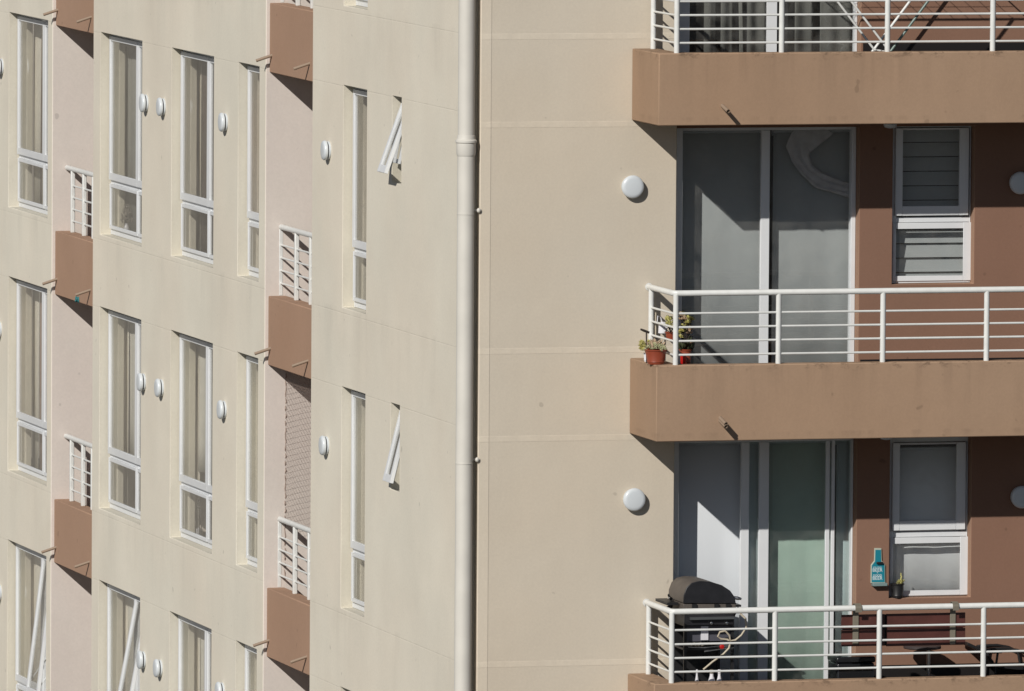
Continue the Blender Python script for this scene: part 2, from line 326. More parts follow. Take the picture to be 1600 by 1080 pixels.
FW = .045
def side_window(c, r, ang=0.0, cur=None):
    n, f = colY(c); zt = HEADZ+H*r; small = c == 'c6'; zb = zt-(.76 if small else 1.99)
    x0, x1 = .105, .135; mul = None
    if COLS[c][2]: mul = sd(COLS[c][2], 500, .10)[0]
    mb = MB(); mb.box(x0, x1, f-FW, f-.002, zb+.002, zt-.002); mb.box(x0, x1, n+.002, n+FW, zb+.002, zt-.002)
    mb.box(x0+.002, x1-.002, n+FW, f-FW, zb+.002, zb+FW+.02); mb.box(x0+.002, x1-.002, n+FW, f-FW, zt-FW+.012, zt-.002)
    ztr = None
    if not small:
        ztr = zb+.50; mb.box(x0+.002, x1-.002, n+FW, f-FW, ztr, ztr+.055)
    if mul: mb.box(x0-.004, x1-.004, mul-.02, mul+.02, zb+FW+.02, zt-FW)
    win = mb.build('window', M['white'], wing, bevel=.003, seg=1)
    lab = []
    spans = [(mul+.02, f-FW, 0.0), (n+FW, mul-.02, ang)] if mul else [(n+FW, f-FW, ang)]
    for (a, b, an) in spans:
        za = (ztr+.055) if ztr else zb+FW+.02; top = zt-FW
        piv = Vector((x0-.004, 0, top)); R = Matrix.Translation(piv) @ Matrix.Rotation(math.radians(an), 4, 'Y') @ Matrix.Translation(-piv)
        sx0, sx1 = x0-.028, x0+.006; s = .035
        ms = MB(); ms.M = R
        ms.box(sx0, sx1, b-s, b+.012, za-.012, top+.012); ms.box(sx0, sx1, a-.012, a+s, za-.012, top+.012)
        ms.box(sx0+.002, sx1-.002, a+s, b-s, za-.012, za+s+.02); ms.box(sx0+.002, sx1-.002, a+s, b-s, top-s, top+.010)
        o = ms.build('sash', M['white'], win, bevel=.002, seg=1)
        if an:
            o['label'] = 'top-hung white sash pushed open'
            if small and r == 0:
                R2 = Matrix.Translation(piv) @ Matrix.Rotation(math.radians(an*.55), 4, 'Y') @ Matrix.Translation(-piv)
                m2_ = MB(); m2_.M = R2; sx2 = sx0+.015
                for ya_, yb__ in ((a+.02, a+.05), (b-.05, b-.02)): m2_.box(sx2, sx2+.022, ya_, yb__, za+.10, top-.02)
                m2_.box(sx2+.001, sx2+.021, a+.05, b-.05, za+.10, za+.14); m2_.box(sx2+.001, sx2+.021, a+.05, b-.05, top-.05, top-.02)
                m2_.build('inner_sash', M['white'], win, bevel=.002, seg=1)
            q0 = R @ Vector((sx1, 0, za+.12)); 
            for yy in (() if small else (a+.006, b-.006)): MB().tube([(q0.x, yy, q0.z), (x0+.01, yy, za+(top-za)*(.45 if small else .25))], .006, 6).build('stay_arm', M['white'], win)
        mp = MB(); mp.M = R; mp.box(x0-.014, x0-.009, a+s-.004, b-s+.004, za+s, top-s+.004); mp.build('pane', M['glass'], win)
        if ztr:
            mf = MB(); mf.box(x0-.022, x0+.004, b-.022, b+.004, zb+FW+.018, ztr+.004); mf.box(x0-.022, x0+.004, a-.004, a+.022, zb+FW+.018, ztr+.004)
            mf.box(x0-.020, x0+.002, a+.022, b-.022, zb+FW+.016, zb+FW+.05); mf.box(x0-.020, x0+.002, a+.022, b-.022, ztr-.03, ztr+.002); mf.build('lower_frame', M['white'], win, bevel=.002, seg=1)
            mp = MB(); mp.box(x0-.012, x0-.007, a+.02, b-.02, zb+FW+.045, ztr-.025); mp.build('pane', M['glass'], win)
    return win
def side_curtain(c, r, segs, label, drop=.03):
    """folded curtain behind the glass; segs = [(from, to, material)] as fractions from far to near"""
    n, f = colY(c); zt = HEADZ+H*r; zb = zt-1.99; out = None
    root = thing('curtain', label, 'curtain', (.285, (n+f)/2, zb+drop), 'curtains behind the side facade windows')
    for (s0, s1, mt, *rest) in segs:
        lift = rest[0] if rest else 0
        y0, y1 = f+.15-.45*s0, (n-.12 if s1 == 1 else f+.15-.45*s1); k = max(10, int(abs(y1-y0)/.018)); bm = MB(); ph = random.random()*6; prev = None
        for i in range(k+1):
            y = y0+(y1-y0)*i/k; x = .285+.010*math.sin(i*.35+ph)+.006*math.sin(i*.23+ph*2); xt = .285+.006*math.sin(i*.35+ph)
            cur = (bm.bm.verts.new((x, y, zb+drop+lift)), bm.bm.verts.new((x*.6+xt*.4, y, zb+.9)), bm.bm.verts.new((xt, y, zt+.05)))
            if prev:
                for q in (0, 1):
                    ff = bm.bm.faces.new((prev[q], cur[q], cur[q+1], prev[q+1])); ff.smooth = True
            prev = cur
        o = bm.build('drape', mt, root); sm = o.modifiers.new('solid', 'SOLIDIFY'); sm.thickness = .003
    return root
OPEN = {('c1', -2): 7, ('c2', -2): 10.5, ('c6', 0): 20, ('c6', -1): 14}
for c in COLS:
    for r in ROWS:
        if r == 1 and c != 'c5': continue
        if r == -2 and c == 'c6': continue
        side_window(c, r, OPEN.get((c, r), 0))
M['gap_shade'] = mat('room_gap_shade', (.14, .11, .095), .95, spec=.1, var=.1, vscale=9)  # dark brown sheet standing in for the shaded room between curtains
cu, cg, cp, cd, ck_ = M['curt'], M['curt_s'], M['curt_p'], M['gap_shade'], M['curt_g']
where = {'c1': 'beyond the far balconies', 'c2': 'just right of the far balconies', 'c3': 'in the wide window between the lamps',
         'c4': 'in the narrow window left of the near balconies', 'c5': 'in the narrow window right of the near balconies'}
rown = {0: 'top', -1: 'middle', -2: 'bottom'}
spec = {('c1', 0): [(0, .75, cu), (.8, .95, cp)], ('c2', 0): [(0, 1, ck_)], ('c3', 0): [(.15, .42, cu), (.42, 1, cd)], ('c4', 0): [(0, 1, cp)], ('c5', 0): [(0, .4, cu), (.4, 1, cd)],
        ('c1', -1): [(0, .72, cu), (.78, 1, cp)], ('c2', -1): [(0, .5, cu), (.5, 1, cg, .45)], ('c3', -1): [(0, .35, cu), (.35, 1, cg, .6)], ('c4', -1): [(0, 1, cu)], ('c5', -1): [(0, .8, cu), (.85, 1, cg)],
        ('c1', -2): [(0, 1, cu)], ('c2', -2): [(0, .4, cu), (.4, 1, cg)], ('c3', -2): [(0, .55, cu), (.55, 1, cg)], ('c4', -2): [(0, .6, cg), (.6, 1, cu)]}
kindw = {cu: 'cream', cg: 'grey', cp: 'pink', cd: 'dark', ck_: 'dull'}
for (c, r), segs in spec.items():
    ks = []
    for sgm in segs:
        if kindw[sgm[2]] not in ks: ks.append(kindw[sgm[2]])
    side_curtain(c, r, segs, '%s curtain, %s window row, %s' % (' and '.join(ks), rown[r], where[c]))

# ---- balconies in the recesses of the wing
def rail_set(parent, path_posts, z0, top, rails, corner=None, ends=None, r_post=.024, r_top=.026, r_rail=.0095):
    """path: list of plan points of the rail line; posts at path_posts"""
    pass
def side_balcony(Y0, Y1, r, posts_px, net=False, tail=True):
    zb = HEADZ+H*r-.04; zt = zb+.64
    mb = MB(); mb.prism([(.03, zb), (1.85, zb), (1.85, zb+.16), (.20, zb+.16), (.20, zt), (.03, zt)], Y0+.003, Y1-.003)
    b = mb.build('balcony', M['slab_s'], wing, bevel=.008)
    X = .15
    a = MB(); a.tube([(X, Y0+.01, zt+.635), (X, Y1-.01, zt+.635)], .026, 14); a.build('top_rail', M['rail'], b)
    for k in range(4):
        a = MB(); z = zt+.115+.118*k; a.tube([(X, Y0+.02, z), (X, sd(posts_px[0], 500, X)[0], z)], .0095, 8); a.build('rail', M['rail'], b)
    for px in posts_px:
        y = sd(px, 500, X)[0]
        a = MB(); a.box(X-.021, X+.021, y-.021, y+.021, zt-.002, zt+.62); a.build('post', M['rail'], b, bevel=.008)
    for y in ((Y1-.10, Y0+.25)):
        a = MB(); p0 = Vector((.04, y, zb+.165)); p1 = Vector((-.115, y+.02, zb+.112))
        a.tube([p0, p1], .014, 12, cap=False); a.tube([p0, p1], .011, 12, cap=True); a.build('drain_spout', M['pipe_brown'], b)
    return b, zb, zt
M['slab_s'] = plaster('tan_brown_render_side', (.415, .27, .19), (1.0, .975, .95), topdirt=[HEADZ+.66+H*r for r in (0, -1, -2)], var=.04, grain=1.0)
for r in (1, 0, -1, -2):
    b, zb, zt = side_balcony(YC1, YB0, r, (438, 463, 486))
    if r <= 0: b['label'] = {0: 'brown recessed balcony cut by the top edge above the narrow windows', -1: 'brown recessed balcony with netting hung below it', -2: 'brown recessed balcony with netting behind its railing'}[r]
for r in (1, 0, -1, -2):
    b, zb, zt = side_balcony(YB1, YA0, r, (113, 131, 146))
# net closing the recess of one storey
zt = HEADZ-.04+H*-2+.64+.62; zh = HEADZ-.04+H*-1
nt = thing('safety_net', 'fine brown diamond netting stretched in the recess between two near balconies', 'netting', (.20, YB0-.3, zt))
yn = sd(446, 690, .2)[0]; ynear = YC1+.02
m1 = MB(); w = .0009; step = .052; tot = (yn-ynear)+(zh-zt); q = -int((zh-zt)/step)*step
def clipseg(y0, z0, y1, z1):
    return (y0, z0, y1, z1)
hgt = zh-zt; L0 = yn-ynear
u = -hgt
while u < L0:
    for sgn in (1, -1):
        # line y = u + t, z = t (sgn 1) or z = hgt - t
        t0 = max(0, -u); t1 = min(hgt, L0-u)
        if t1-t0 > .02:
            ya, yb = ynear+u+t0, ynear+u+t1; za, zb_ = (zt+t0, zt+t1) if sgn == 1 else (zh-t0, zh-t1)
            m1.tube([(.20+.001*sgn, ya, za), (.20+.001*sgn, yb, zb_)], w, 4, cap=False)
    u += step
m1.build('mesh_strands', M['net'], nt)
a = MB(); pts = []
for i in range(60):
    pts.append((.20+.004*math.sin(i*1.7), yn+.010*math.sin(i*2.9), zt-.55+(zh-zt+.55)*i/59))
a.tube(pts, .006, 6); a.build('edge_rope', M['net'], nt)
a = MB(); a.box(.195, .225, yn+.02, yn+.045, zt-.6, zh); a.build('batten', M['rail'], nt)
# teal cord knotted on a far spout
yk = YB1+.75; zk = HEADZ-.04-H
a = MB(); a.tube([(.012+.012*math.sin(t*1.3), yk+.03*math.cos(t*1.1)+.01*t, zk+.03+.025*math.sin(t*2.1)) for t in range(9)], .009, 8)
tag(a.build('cord_knot', M['nylon'], None, origin=(0, yk, zk)), 'small teal cord knotted at the lower edge of the middle far balcony', 'cord')

# ---- wall lamps
def lamp(base, axis, label, grp, k=1.0):
    t = thing('wall_lamp', label, 'wall lamp', base, grp)
    MB().lathe([(r_*k, h_*k) for r_, h_ in [(.088, 0), (.092, .006), (.092, .016), (.088, .020)]], base, axis, 28).build('lamp_base', M['lampw'], t)
    MB().lathe([(r_*k, h_*k) for r_, h_ in [(.078, .0195), (.078, .034)]], base, axis, 28).build('lamp_gasket', M['lampg'], t)
    MB().lathe([(r_*k, h_*k) for r_, h_ in [(.090, .033), (.098, .036), (.100, .048), (.097, .060), (.088, .070), (.066, .074), (.02, .076)]], base, axis, 36).build('lamp_cover', M['lampw'], t)
    return t
GL = 'round wall lamps on the side facade'
L_ = [(4, 104, 'round white lamp cut by the left photo edge in the top row'), (1, 515, 'round white lamp cut by the left photo edge in the middle row'), (1, 926, 'round white lamp cut by the left photo edge in the bottom row'),
      (230, 161, 'left one of the paired white lamps in the top row'), (257, 167, 'right one of the paired white lamps in the top row'), (354, 191, 'single white lamp between wide and narrow window, top row'),
      (515, 235, 'single white lamp right of the near balconies, upper one'), (226, 597, 'left one of the paired white lamps in the middle row'), (254, 606, 'right one of the paired white lamps in the middle row'),
      (352, 640, 'single white lamp between wide and narrow window, middle row'), (512, 696, 'single white lamp right of the near balconies, lower one'), (226, 1031, 'left one of the paired white lamps beside the open window, bottom row'),
      (252, 1044, 'right one of the paired white lamps, bottom row, clear of the open window'), (349, 1080, 'white lamp cut by the bottom photo edge')]
for px, py, lb in L_:
    y, z = sd(px, py, 0); lamp((-.003, y, z), (-1, 0, 0), lb, GL, .9)

# ------------------------------------------------------------------ front block
block = thing('apartment_block', 'sand rendered apartment block facing the camera with wide brown balconies and sliding glass doors', 'building', (0, 0, 0))
XL = fr(748.5, 500, 0)[0]; XE = fr(1055.5, 500, 0)[0]; YBR, YDR = .133, .234
XD = fr(1341, 500, YBR)[0]                    # brown wall starts / door opening ends
ZTOPB = 30.0
MB().wall('Y', 0, .5, XL, XE, 0, ZTOPB).build('front_wall', M['front'], block, bevel=.007)
WX0, WX1 = fr(1393, 500, YBR)[0], fr(1520.5, 500, YBR)[0]
wz = {}
holes = []
for r, (yt, yb_) in {1: (-310, -52), 0: (190, 444), -1: (682, 934)}.items():
    holes.append((WX0, WX1, fr(1450, yb_, YBR)[1], 22.62+H*r)); wz[r] = holes[-1]
doors = [(XE, XD, 20.18+H*(r), 22.62+H*r) for r in (1, 0, -1)]
M['tan'] = plaster('tan_reveal_render', (.33, .21, .15), (1.0, .975, .95), var=.04)
MB().wall('Y', YBR, .2, XD, 9.0, 0, ZTOPB, holes, ends=True).build('brown_wall', M['brown'], block, bevel=.006, mat2=M['tan'])
mb = MB(); mb.wall('Y', YBR+.004, .19, XE+.001, XD-.001, 0, ZTOPB-.01, doors); mb.build('door_lintel_wall', M['brown'], block)
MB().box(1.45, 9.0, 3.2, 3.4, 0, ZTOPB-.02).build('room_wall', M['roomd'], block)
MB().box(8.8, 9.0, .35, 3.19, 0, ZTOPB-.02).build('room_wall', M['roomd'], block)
MB().box(XL, 9.0, 0, 3.41, ZTOPB+.002, ZTOPB+.25).build('roof', M['front'], block)
xp = fr(1367, 500, YBR)[0]
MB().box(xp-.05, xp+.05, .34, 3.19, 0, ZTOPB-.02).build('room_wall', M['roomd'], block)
for r in (2, 1, 0, -1):
    MB().box(XE-.3, 8.8, .51, 3.19, 20+H*r+.0, 20+H*r+.17).build('room_floor', M['room'], block)

XS0, XS1 = 1.5043, 9.2
YF = -.8613
posts_main = {1: (1053.5, 1217, 1382, 1546), 0: (1055.5, 1216, 1379, 1541), -1: (1053, 1214.5, 1378, 1541)}
rails_y = {0: (487, 508.5, 530, 551.5), -1: (980, 1002, 1023.5, 1045)}
skirt = {1: 67, 0: 560.5, -1: 1038}
for r in (2, 1, 0, -1):
    zb = ZB0+H*r; zt = ZT[r]
    mb = MB(); mb.tray(XS0, XS1, YF, -.002, YDR-.002, zb, zb+.18, zt, .22, .13)
    b = mb.build('balcony', M['slab'], block, bevel=.009)
    b['label'] = {2: 'balcony above the photo', 1: 'brown balcony at the top with a clothes airer behind its rail', 0: 'brown balcony in the middle with flower pots on its left end', -1: 'brown balcony at the bottom with grill and folding boards behind its rail'}[r]
    XR, YR = 1.6677, YF+.045; zr = zt+.612
    a = MB(); a.tube([(XR, -.015, zr), (XR, YR+.03, zr), (XR+.009, YR+.009, zr), (XR+.03, YR, zr), (XS1-.1, YR, zr)], .0255, 16); a.build('top_rail', M['rail'], b)
    a = MB(); a.lathe([(.033, 0), (.033, .006)], (XR, -.008, zr), (0, 1, 0), 16); a.build('wall_flange', M['rail'], b)
    zz = [fr(1300, y, YR)[1] for y in rails_y[r if r in rails_y else 0]]
    if r not in rails_y: zz = [z+zt-ZT[0] for z in zz]
    for z in zz:
        a = MB(); a.tube([(XR, -.085, z), (XR, YR, z)], .0095, 8); a.tube([(XR, YR, z), (XS1-.1, YR, z)], .0095, 8); a.build('rail', M['rail'], b)
    px = posts_main[r if r in posts_main else 1]
    xs = [fr(p, 560, YR)[0] for p in px]; xs = xs+[xs[-1]+.9*k for k in range(1, 5)]
    for x in xs:
        a = MB(); a.tube([(x, YR, zt-.004), (x, YR, zr-.01)], .0235, 16); a.build('post', M['rail'], b)
    a = MB(); a.tube([(XR, -.085, zt-.004), (XR, -.085, zr-.01)], .0235, 16); a.build('post', M['rail'], b)
    MB().box(XS0+.23, XS1-.02, YF+.135, YDR-.01, zb+.181, zb+.19).build('floor_tiles', M['floor'], b)
    if r < 2:
        # drain spout: thin pipe out of the slab face
        sx, sz = fr(1128.5 if r == 1 else 1125, 164.5+488*(0 if r == 1 else 1)+(4 if r == 0 else 0), YF)
        a = MB(); p0 = Vector((sx, YF+.02, sz)); p1 = Vector((sx+.012, YF-.15, sz-.045))
        nseg = 14; 
        for rr, flip in ((.017, 1), (.0125, -1)):
            a.tube([p0, p1], rr, nseg, cap=False)
        a.build('drain_spout', M['pipe_brown'], b); a = MB(); dd = (p1-p0).normalized(); a.tube([p1-dd*.03, p1-dd*.028], .0125, nseg); a.build('spout_bore', M['dark'], b)
        MB().box(XD+.02, 8.9, YBR-.012, YBR, zb+.19, fr(1450, skirt[r], YBR)[1]).build('skirting', M['dark'], block)

# ---- sliding doors
def door(r, members, panes, lab):
    """members: (px0, px1, Y0, name) vertical stiles; panes (px0, px1, Y)"""
    zb = ZB0+H*r+.19; yt0 = {0: (198.5, 203.5), -1: (688, 690.5), 1: (-290, -285)}[r]
    ztop = fr(1200, yt0[1], YDR)[1]; zl = 22.62+H*r-.003
    x0, x1 = XE+.002, XD-.002
    a = MB(); fl = fr(members[0][1], 500, YDR)[0]; f2 = fr(members[-1][0], 500, YDR)[0]
    a.box(x0, fl, YDR, YDR+.08, zb, zl); a.box(f2, x1+.05*0, YDR, YDR+.08, zb, zl); a.box(fl, f2, YDR+.002, YDR+.078, ztop, zl); a.box(fl, f2, YDR+.002, YDR+.078, zb, zb+.04)
    d = a.build('sliding_door', M['white'], block, bevel=.003, seg=1); d['label'] = lab
    for (a0, a1, y) in members[1:-1]:
        X0, X1 = fr(a0, 500, y)[0], fr(a1, 500, y)[0]
        MB().box(X0, X1, y, y+.035, zb+.042, ztop-.002).build('stile', M['white'], d, bevel=.003, seg=1)
    for (a0, a1, y) in panes:
        X0, X1 = fr(a0, 500, y)[0], fr(a1, 500, y)[0]
        MB().box(X0, X1, y+.014, y+.020, zb+.05, ztop-.003).build('pane', M['teal_glass' if r == -1 else 'tint'], d)
        MB().box(X0, X1, y+.004, y+.032, zb+.043, zb+.10).build('bottom_rail', M['white'], d)
    return d
door(0, [(1055, 1065, 0), (1187.5, 1201, YDR+.005), (1328.5, 1341, 0)], [(1065, 1187.5, YDR+.02), (1201, 1328.5, YDR+.03)], 'double sliding door with drawn grey blinds behind the middle balcony')
door(-1, [(1058, 1063, 0), (1160, 1173, YDR+.004), (1188.5, 1204, YDR+.004), (1292.5, 1299, YDR+.02), (1301.5, 1307, YDR+.03), (1333, 1345, 0)], [(1173, 1188.5, YDR+.02), (1204, 1292.5, YDR+.012), (1307, 1333, YDR+.04)], 'sliding door with a lit white panel at its left behind the bottom balcony')
door(1, [(1055, 1074, 0), (1195, 1210.5, YDR+.005), (1332, 1350, 0)], [(1074, 1195, YDR+.02), (1210.5, 1332, YDR+.03)], 'sliding door with gaping grey curtains behind the top balcony')

def cloth_panel(px0, px1, Y, z0, z1, mt, root, name='drape', amp=.012, per=.10, lean=0):
    X0, X1 = fr(px0, 500, Y)[0], fr(px1, 500, Y)[0]; k = max(6, int((X1-X0)/.012)); bm = MB(); prev = None; ph = random.random()*6
    for i in range(k+1):
        x = X0+(X1-X0)*i/k; y = Y+amp*math.sin(2*math.pi*x/per+ph)+amp*.4*math.sin(2*math.pi*x/per*.37+ph)
        cur = (bm.bm.verts.new((x+lean, y, z0)), bm.bm.verts.new((x, y, z1)))
        if prev: f = bm.bm.faces.new((prev[0], cur[0], cur[1], prev[1])); f.smooth = True
        prev = cur
    o = bm.build(name, mt, root); s = o.modifiers.new('solid', 'SOLIDIFY'); s.thickness = .002; return o
YC = .381
zb = ZB0+.18
def blind(px0, px1, Y, z0, z1, mt, label, name='roller_blind'):
    X0, X1 = fr(px0, 500, Y)[0], fr(px1, 500, Y)[0]
    t = thing(name, label, 'blind', ((X0+X1)/2, Y, z0))
    bm = MB(); k = 14; prev = None
    for i in range(k+1):
        x = X0+(X1-X0)*i/k; y = Y+.003*math.sin(i*.9)+.002*math.sin(i*2.3+1)
        cur = (bm.bm.verts.new((x, y, z0)), bm.bm.verts.new((x, y+.002*math.sin(i), (z0+z1)/2)), bm.bm.verts.new((x, Y, z1)))
        if prev:
            for q in (0, 1): f = bm.bm.faces.new((prev[q], cur[q], cur[q+1], prev[q+1])); f.smooth = True
        prev = cur
    o = bm.build('blind_fabric', mt, t); s = o.modifiers.new('solid', 'SOLIDIFY'); s.thickness = .001
    a = MB(); a.tube([(X0, Y+.04, z1), (X1, Y+.04, z1)], .025, 12); a.build('roller', M['white'], t)
    return t
blind(1056, 1196, YC, zb+.02, 22.56, M['blind'], 'flat grey blind behind the left pane of the middle sliding door')
blind(1206, 1345, YC, zb+.02, 22.56, M['blind'], 'flat grey blind behind the right pane of the middle sliding door')
blind(1204, 1303, YC, zb+.02-H, 22.56-H, M['blindg'], 'pale green blind behind the glass of the bottom sliding door')
blind(1044, 1189, YC-.03, zb+.02-H, 22.56-H, M['blindw'], 'white blind half in sunlight above the grill')
blind(1309, 1345, YC+.02, zb+.02-H, 22.56-H, M['blindw'], 'narrow white blind at the right end of the bottom sliding door')
# gathered cloth hanging in front of the blind, upper right pane of the middle door
ck = thing('hung_cloth', 'pale cloth gathered and draped in the shade of the right middle door pane', 'cloth', (fr(1280, 250, .34)[0], .34, fr(1280, 310, .34)[1]))
pathc = [((1262, 1303), 196), ((1243, 1283), 218), ((1232, 1270), 236), ((1244, 1266), 256), ((1254, 1276), 270), ((1262, 1300), 282), ((1282, 1318), 292), ((1310, 1334), 301)]
cl = MB(); prev = None
P8 = [(1284, 190), (1266, 208), (1248, 226), (1250, 246), (1260, 265), (1279, 281), (1302, 290), (1336, 299)]; Wd = [26, 24, 21, 15, 11, 13, 11, 12]
for i in range(57):
    t = i/56*7; j = min(int(t), 6); f = t-j; cx = P8[j][0]*(1-f)+P8[j+1][0]*f; cy = P8[j][1]*(1-f)+P8[j+1][1]*f; w_ = Wd[j]*(1-f)+Wd[j+1]*f
    dx, dy = P8[j+1][0]-P8[j][0], P8[j+1][1]-P8[j][1]; l = math.hypot(dx, dy); nx, ny = -dy/l, dx/l; cur = []
    for q in range(13):
        s_ = (q/6-1); yy = .34+.007*math.sin(q*1.3+i*.07)+.003*math.sin(i*.4+q); x, z = fr(cx+nx*w_*s_, cy+ny*w_*s_+.5*math.sin(i*.5+q), .34)
        cur.append(cl.bm.verts.new((x, yy, z)))
    if prev:
        for q in range(12): ff = cl.bm.faces.new((prev[q], prev[q+1], cur[q+1], cur[q])); ff.smooth = True
    prev = cur
o = cl.build('cloth_fold', M['cloth'], ck); s = o.modifiers.new('solid', 'SOLIDIFY'); s.thickness = .003
# top floor curtains: strips with gaps
tc_ = thing('curtain', 'grey curtain strips with dark gaps behind the left pane of the top door', 'curtain', (fr(1130, 60, YC)[0], YC, zb+H), 'grey curtains behind the top door')
for a, b_ in ((1096, 1115), (1122, 1141), (1163, 1192)): cloth_panel(a, b_, YC, zb+H+.03, 25.2, M['curt_t'], tc_, per=.13)
cloth_panel(1143, 1149, YC-.03, zb+H+.03, 25.2, M['curt_g'], tc_, name='tie_cord', amp=.001, lean=.06)
cloth_panel(1060, 1196, YC+.22, zb+H+.03, 25.2, M['roomd'], tc_, name='room_shade_sheet', amp=.02, per=.2)  # dark sheet behind the strips, painted as the room's shade in the gaps
tc_ = thing('curtain', 'grey curtain strips with dark gaps behind the airer and right pane of the top door', 'curtain', (fr(1270, 60, YC)[0], YC, zb+H), 'grey curtains behind the top door')
for a, b_ in ((1237, 1264), (1278, 1327)): cloth_panel(a, b_, YC, zb+H+.03, 25.2, M['curt_t'], tc_, per=.16)
cloth_panel(1212, 1345, YC+.22, zb+H+.03, 25.2, M['roomd'], tc_, name='room_shade_sheet', amp=.02, per=.2)

# ---- windows in the brown wall
def front_window(r, lab):
    dy = {0: 0, -1: 491.5, 1: -488}[r]; hx0, hx1, hz0, hz1 = wz[r]
    Z = lambda py, Y=YDR: fr(1450, py+dy, Y)[1]
    X = lambda px, Y=YDR: fr(px, 500, Y)[0]
    zt_ = Z(337) ; zm = Z(347.5)
    a = MB(); x0, x1 = hx0+.002, hx1-.002; y0, y1 = YDR, YDR+.06
    top = Z(199)
    a.box(x0, X(1399), y0, y1, hz0+.002, hz1-.002); a.box(X(1513), x1, y0, y1, hz0+.002, hz1-.002)
    a.box(X(1399), X(1513), y0+.002, y1-.002, hz0+.002, Z(434)); a.box(X(1399), X(1513), y0+.002, y1-.002, Z(347.5), Z(339.5)); a.box(X(1399), X(1513), y0+.002, y1-.002, top, hz1-.002)
    w = a.build('window', M['white'], block, bevel=.003, seg=1); w['label'] = lab
    ya = YDR-.03
    a = MB(); a.box(X(1397, ya), X(1408.5, ya), ya, ya+.028, Z(337, ya), top-.004); a.box(X(1497, ya), X(1511.5, ya), ya, ya+.028, Z(337, ya), top-.004)
    a.box(X(1408.5, ya), X(1497, ya), ya+.002, ya+.026, Z(337, ya), Z(322, ya)); a.box(X(1408.5, ya), X(1497, ya), ya+.002, ya+.026, Z(203, ya), top-.004); a.build('sash', M['white'], w, bevel=.003, seg=1)
    MB().box(X(1408, ya), X(1497.5, ya), ya+.012, ya+.017, Z(323, ya), Z(202, ya)).build('pane', M['tint'], w)
    yb = YDR-.012
    a = MB(); a.box(X(1394, yb), X(1397.5, yb), yb, yb+.011, Z(439, yb), Z(348, yb)); a.box(X(1504, yb), X(1516, yb), yb, yb+.011, Z(439, yb), Z(348, yb))
    a.box(X(1397.5, yb), X(1504, yb), yb+.001, yb+.010, Z(439, yb), Z(431, yb)); a.box(X(1397.5, yb), X(1504, yb), yb+.001, yb+.010, Z(357.5, yb), Z(348, yb)); a.build('lower_frame', M['white'], w, bevel=.002, seg=1)
    MB().box(X(1397.6, yb), X(1504, yb), YDR+.012, YDR+.017, Z(434.1), Z(347.6)).build('pane', M['tint'], w)
    return Z, X
Z0, X0f = front_window(0, 'window with slatted blind behind the middle balcony')
Z1, X1f = front_window(-1, 'window with a plain white panel behind the bottom balcony')
YV = .34
def slat_blind(px0, px1, py0, py1, n, label, mt, gaps=True):
    a0, a1 = fr(px0, 500, YV)[0], fr(px1, 500, YV)[0]; za, zb2 = fr(1450, py0, YV)[1], fr(1450, py1, YV)[1]
    t = thing('slat_blind', label, 'blind', ((a0+a1)/2, YV, zb2)); h = (za-zb2)/n
    for i in range(n):
        z = zb2+h*(i+.5); m = Matrix.Translation((0, YV, z)) @ Matrix.Rotation(math.radians(-12 + random.uniform(-4, 4)), 4, 'X')
        a = MB(); a.box(a0, a1, -.0012, .0012, -h*.47, h*.47, M=m); a.build('slat', mt, t)
    return t
slat_blind(1385, 1520, 200, 448, 11, 'grey horizontal slat blind inside the middle balcony window', M['blind'])
blind(1385, 1520, YV+.02, fr(1450, 935, YV)[1], fr(1450, 700, YV)[1]-.02, M['blindb'], 'plain white blind inside the bottom balcony window')

# ---- lamps on the block
GF = 'round wall lamps on the front wall'
for px, py, Y, lb in ((986.5, 291.5, 0, 'round white lamp on the sand wall left of the middle balcony door'), (989, 780, 0, 'round white lamp on the sand wall left of the bottom balcony door'),
                      (1592, 285.5, YBR, 'shaded round lamp at the right photo edge beside the slatted window'), (1594, 776, YBR, 'shaded round lamp at the right photo edge beside the white panel window')):
    x, z = fr(px, py, Y); lamp((x, Y, z), (0, -1, 0), lb, GF)
for r, px in ((1, 1391), (0, 1390)):
    x = fr(px, 195, -.45)[0]; t = thing('ceiling_lamp', 'round lamp peeping below the %s balcony above the window' % ('top' if r == 1 else 'middle'), 'ceiling lamp', (x, -.45, ZB0+H*r), 'lamps under the front balconies')
    MB().lathe([(.06, 0), (.065, .01), (.065, .02)], (x, -.45, ZB0+H*r), (0, 0, -1), 24).build('lamp_base', M['lampg'], t)
    MB().lathe([(.055, .019), (.058, .03), (.05, .052 if r == 1 else .043), (.02, .06 if r == 1 else .05)], (x, -.45, ZB0+H*r), (0, 0, -1), 24).build('lamp_cover', M['lampw'], t)

